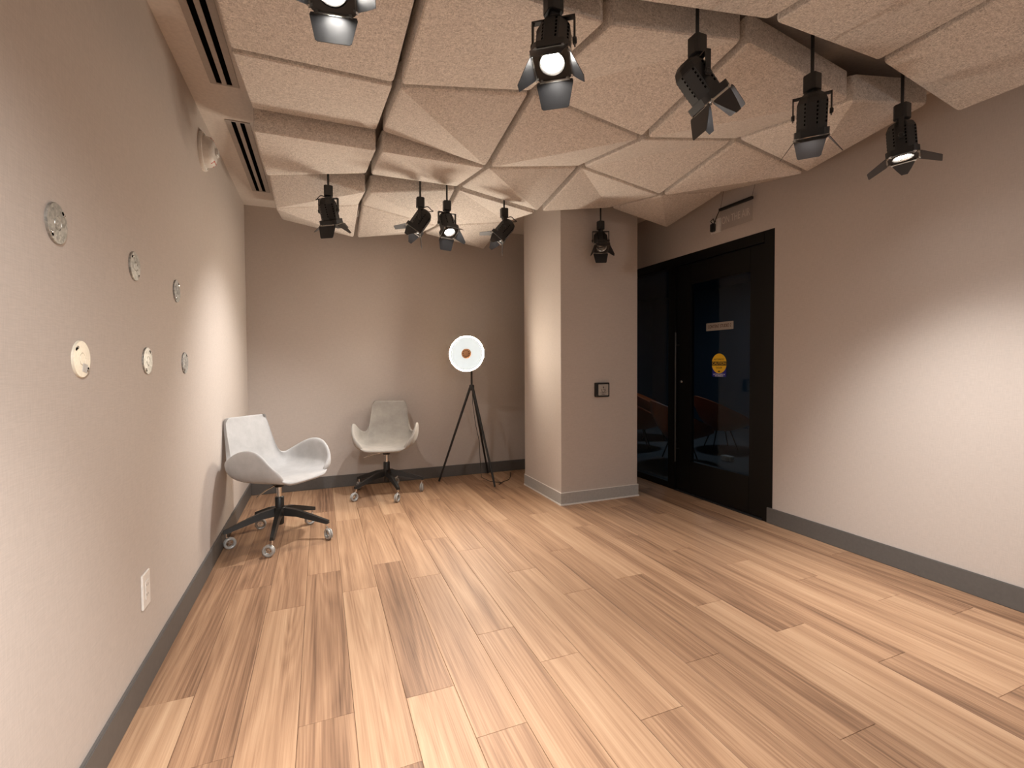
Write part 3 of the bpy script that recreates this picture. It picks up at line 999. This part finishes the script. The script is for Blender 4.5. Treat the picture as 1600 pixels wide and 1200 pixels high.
def office_chair(x, y, face, base0, mat, label, lever_side=1, casters=(10, 70, 130, 200, 300)):
    t = thing('swivel_chair', label, 'chair', (x, y, 0), face)
    sh = link('seat_shell', shell_mesh(mat), t)
    sb = sh.modifiers.new('smooth', 'SUBSURF')
    sb.levels = 2
    sb.render_levels = 2
    b3 = bmesh.new()
    lathe(b3, [(0.075, 0.408), (0.070, 0.398), (0.035, 0.380), (0.030, 0.366)], 24)
    obj('seat_mount', b3, 'black', t, 40)
    b3 = bmesh.new()
    lathe(b3, [(0.0165, 0.29), (0.0165, 0.375)], 20)
    obj('gas_piston', b3, 'chrome', t, 40)
    b3 = bmesh.new()
    lathe(b3, [(0.022, 0.105), (0.027, 0.112), (0.029, 0.20), (0.029, 0.292), (0.026, 0.296)], 20)
    obj('column_sleeve', b3, 'black', t, 40)
    b3 = bmesh.new()
    tube(b3, [(0, lever_side * 0.03, 0.384), (0.01, lever_side * 0.12, 0.368), (0.02, lever_side * 0.20, 0.345)], 0.0045, 8)
    obj('height_lever', b3, 'chrome', t, 50)
    b3 = bmesh.new()
    lathe(b3, [(0.036, 0.165), (0.044, 0.175), (0.044, 0.215), (0.036, 0.225)], 20)
    obj('base_hub', b3, 'black', t, 40)
    for k in range(5):
        a = base0 - face + k * 2 * PI / 5
        b3 = bmesh.new()
        # tapering arm: sections (radius along, z top, z bottom, half width)
        secs = [(0.030, 0.222, 0.168, 0.024), (0.12, 0.205, 0.160, 0.020), (0.24, 0.163, 0.128, 0.017), (0.325, 0.131, 0.105, 0.015), (0.338, 0.128, 0.107, 0.012)]
        prev = None
        for r_, zt, zb_, w in secs:
            cur = [b3.verts.new((r_, -w, zb_)), b3.verts.new((r_, w, zb_)), b3.verts.new((r_, w * 0.72, zt)), b3.verts.new((r_, -w * 0.72, zt))]
            if prev:
                for i in range(4):
                    b3.faces.new((prev[i], prev[(i + 1) % 4], cur[(i + 1) % 4], cur[i]))
            else:
                b3.faces.new(cur)
            prev = cur
        b3.faces.new(prev)
        obj('base_leg', b3, 'black', t, 30, mtx=Matrix.Rotation(a, 4, 'Z'))
        pos = Matrix.Rotation(a, 4, 'Z') @ Vector((0.322, 0, 0))
        c_ = link('caster', FORK, t, Matrix.Translation(pos) @ Matrix.Rotation(R(casters[k]) - face, 4, 'Z'))
        w_ = link('wheel', WHEEL, c_, Matrix.Translation((0.022, 0, 0.038)))
        link('wheel_hub', HUB, c_, Matrix.Translation((0.022, 0, 0.038)))
    return t

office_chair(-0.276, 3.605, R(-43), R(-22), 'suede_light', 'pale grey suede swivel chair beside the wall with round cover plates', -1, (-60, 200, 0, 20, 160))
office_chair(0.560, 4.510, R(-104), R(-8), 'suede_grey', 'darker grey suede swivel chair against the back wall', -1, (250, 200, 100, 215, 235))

# ------------------------------------------------------------------ tripod floor lamp
AP = Vector((1.430, 4.62, 0.965))
lamp = thing('tripod_floor_lamp', 'tripod floor lamp with a glowing round white disc beside the column', 'floor lamp', (AP.x, AP.y, 0))
feet = [(1.107, 4.73, 0), (1.560, 4.30, 0), (1.690, 4.885, 0)]
for f in feet:
    b3 = bmesh.new()
    tp = Vector((0, 0, AP.z)) + (Vector(f) - Vector((AP.x, AP.y, 0))).normalized() * 0.016
    ft = Vector(f) - Vector((AP.x, AP.y, 0))
    tube(b3, [tp, ft + Vector((0, 0, 0.006))], [0.013, 0.010], 12)
    obj('leg', b3, 'black', lamp, 40)
b3 = bmesh.new()
lathe(b3, [(0.020, 0.935), (0.026, 0.945), (0.026, 0.985), (0.018, 0.995)], 20)
obj('tripod_collar', b3, 'black', lamp, 40)
nrm = Vector((-0.52, -0.83, 0.07)).normalized()
DC = Vector((1.345, 4.50, 1.307))
dc = DC - Vector((AP.x, AP.y, 0))
b3 = bmesh.new()
back = dc - nrm * 0.062
tube(b3, [(0, 0, 0.99), (0, 0, 1.17), (back + Vector((0, 0, -0.08))) * 0.75 + Vector((0, 0, 1.22)) * 0.25, back], 0.0105, 10)
obj('stand_pole', b3, 'black', lamp, 50)
rotm = nrm.to_track_quat('Z', 'Y').to_matrix().to_4x4()
dm = Matrix.Translation(dc) @ rotm
b3 = bmesh.new()
lathe(b3, [(0.040, -0.062), (0.100, -0.050), (0.160, -0.026), (0.172, -0.012), (0.168, -0.012), (0.155, -0.024), (0.095, -0.046), (0.038, -0.058)], 48, cap=False)
sh = obj('reflector_dish', b3, 'black', lamp, 60, mtx=dm)
b3 = bmesh.new()
lathe(b3, [(0.168, 0.0), (0.180, 0.001), (0.182, 0.006), (0.180, 0.011), (0.174, 0.0112)], 56)
obj('disc_body', b3, 'white', lamp, 40, mtx=dm)
b3 = bmesh.new()
lathe(b3, [(0.1670, 0.0123), (0, 0.0124)], 56, cap=False)
df = obj('diffuser_disc', b3, 'diffuser', lamp, 40, mtx=dm)
b3 = bmesh.new()
lathe(b3, [(0.1745, 0.0114), (0.172, 0.0121), (0.1670, 0.0123)], 56, cap=False)
obj('light_rim', b3, 'lamp_rim', lamp, 40, mtx=dm)
b3 = bmesh.new()
lathe(b3, [(0.176, -0.002), (0.1765, -0.008), (0.170, -0.010), (0.168, -0.002)], 56, cap=False)
obj('warm_light_ring', b3, 'halo', lamp, 40, mtx=dm)
b3 = bmesh.new()
lathe(b3, [(0.048, 0.012), (0.050, 0.018), (0.046, 0.024), (0.020, 0.026), (0, 0.026)], 32)
kn = obj('copper_cap', b3, 'copper', lamp, 40, mtx=dm)
kn['label'] = 'copper centre cap'
b3 = bmesh.new()
for i in range(10):
    a = 2 * PI * i / 10
    lathe(b3, [(0.0045, 0.026), (0.0045, 0.0272)], 10, Matrix.Translation((0.030 * math.cos(a), 0.030 * math.sin(a), 0)))
obj('cap_holes', b3, 'hole', kn)['kind'] = 'stuff'
b3 = bmesh.new()
cp = [(0.0, -0.012, 0.96), (0.004, -0.02, 0.80), (0.03, -0.02, 0.60), (0.075, -0.01, 0.40), (0.085, 0.0, 0.2), (0.10, 0.01, 0.03), (0.16, -0.10, 0.005), (0.25, -0.18, 0.004), (0.20, -0.25, 0.004),
      (0.28, -0.16, 0.006), (0.36, -0.10, 0.004), (0.42, 0.0, 0.004), (0.46, 0.10, 0.004), (0.50, 0.20, 0.004)]
tube(b3, cp, 0.0028, 6)
obj('power_cord', b3, 'cord', lamp, 60)

# ------------------------------------------------------------------ orange chairs in the corridor
def tub_mesh():
    # rounded tub: low lip in front (+x), rim sweeping up to a high back
    b3 = bmesh.new()
    n = 40
    rings = []
    for k, f in enumerate((0.0, 0.35, 0.7, 1.0, 1.0, 0.72, 0.40, 0.12)):
        inner = k >= 4
        ring = []
        for i in range(n):
            a = 2 * PI * i / n
            rim = 0.36 + 0.38 * (((1 - math.cos(a)) / 2) ** 0.75)
            z = 0.27 + (rim - 0.27) * f
            r_ = 0.16 + 0.20 * math.sin(min(1, f * 1.15) * PI / 2)
            ex = 1.0 + 0.12 * max(0, math.cos(a))
            if inner:
                r_ -= 0.03
                z = max(z, 0.34)
            ring.append(b3.verts.new((r_ * ex * math.cos(a), r_ * math.sin(a), z)))
        rings.append(ring)
    for p, q in zip(rings, rings[1:]):
        for i in range(n):
            b3.faces.new((p[i], p[(i + 1) % n], q[(i + 1) % n], q[i]))
    b3.faces.new(rings[0])
    b3.faces.new(rings[-1])
    return to_mesh(b3, 'tub_shell', 'orange', 70)
ORANGE = tub_mesh()
def shell_chair(x, y, face, label):
    t = thing('orange_tub_chair', label, 'chair', (x, y, 0), face, 'orange tub chairs behind the glass')
    link('tub_shell', ORANGE, t)
    for sx, sy in ((1, 1), (1, -1), (-1, 1), (-1, -1)):
        b3 = bmesh.new()
        tube(b3, [(sx * 0.09, sy * 0.09, 0.275), (sx * 0.17, sy * 0.17, 0.004)], [0.010, 0.008], 8)
        obj('leg', b3, 'black', t, 40)
    return t
shell_chair(4.22, 5.62, R(-30), 'orange tub chair seen through the sidelight glass, farthest from the door handle')
shell_chair(4.95, 6.15, R(-40), 'orange tub chair seen behind the post between sidelight and door')
shell_chair(4.12, 4.62, R(-25), 'orange tub chair seen low behind the glass door, its side edge bright')
shell_chair(5.20, 5.02, R(-25), 'orange tub chair seen behind the glass door, the one with the broad sweeping back')

for x, y, l in ((4.62, 5.30, 'added white box standing in for a bright floor patch behind the sidelight glass'),
                (4.62, 4.35, 'added white box standing in for a bright floor patch behind the door glass')):
    t = thing('bright_patch_stand_in', l, 'box', (x, y, 0))  # made-up white box in place of a bright patch on the floor
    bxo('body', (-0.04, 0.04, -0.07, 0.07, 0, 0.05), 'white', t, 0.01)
    bxo('stand_in_top', (-0.045, 0.045, -0.075, 0.075, 0.05, 0.06), 'white', t, 0.01)
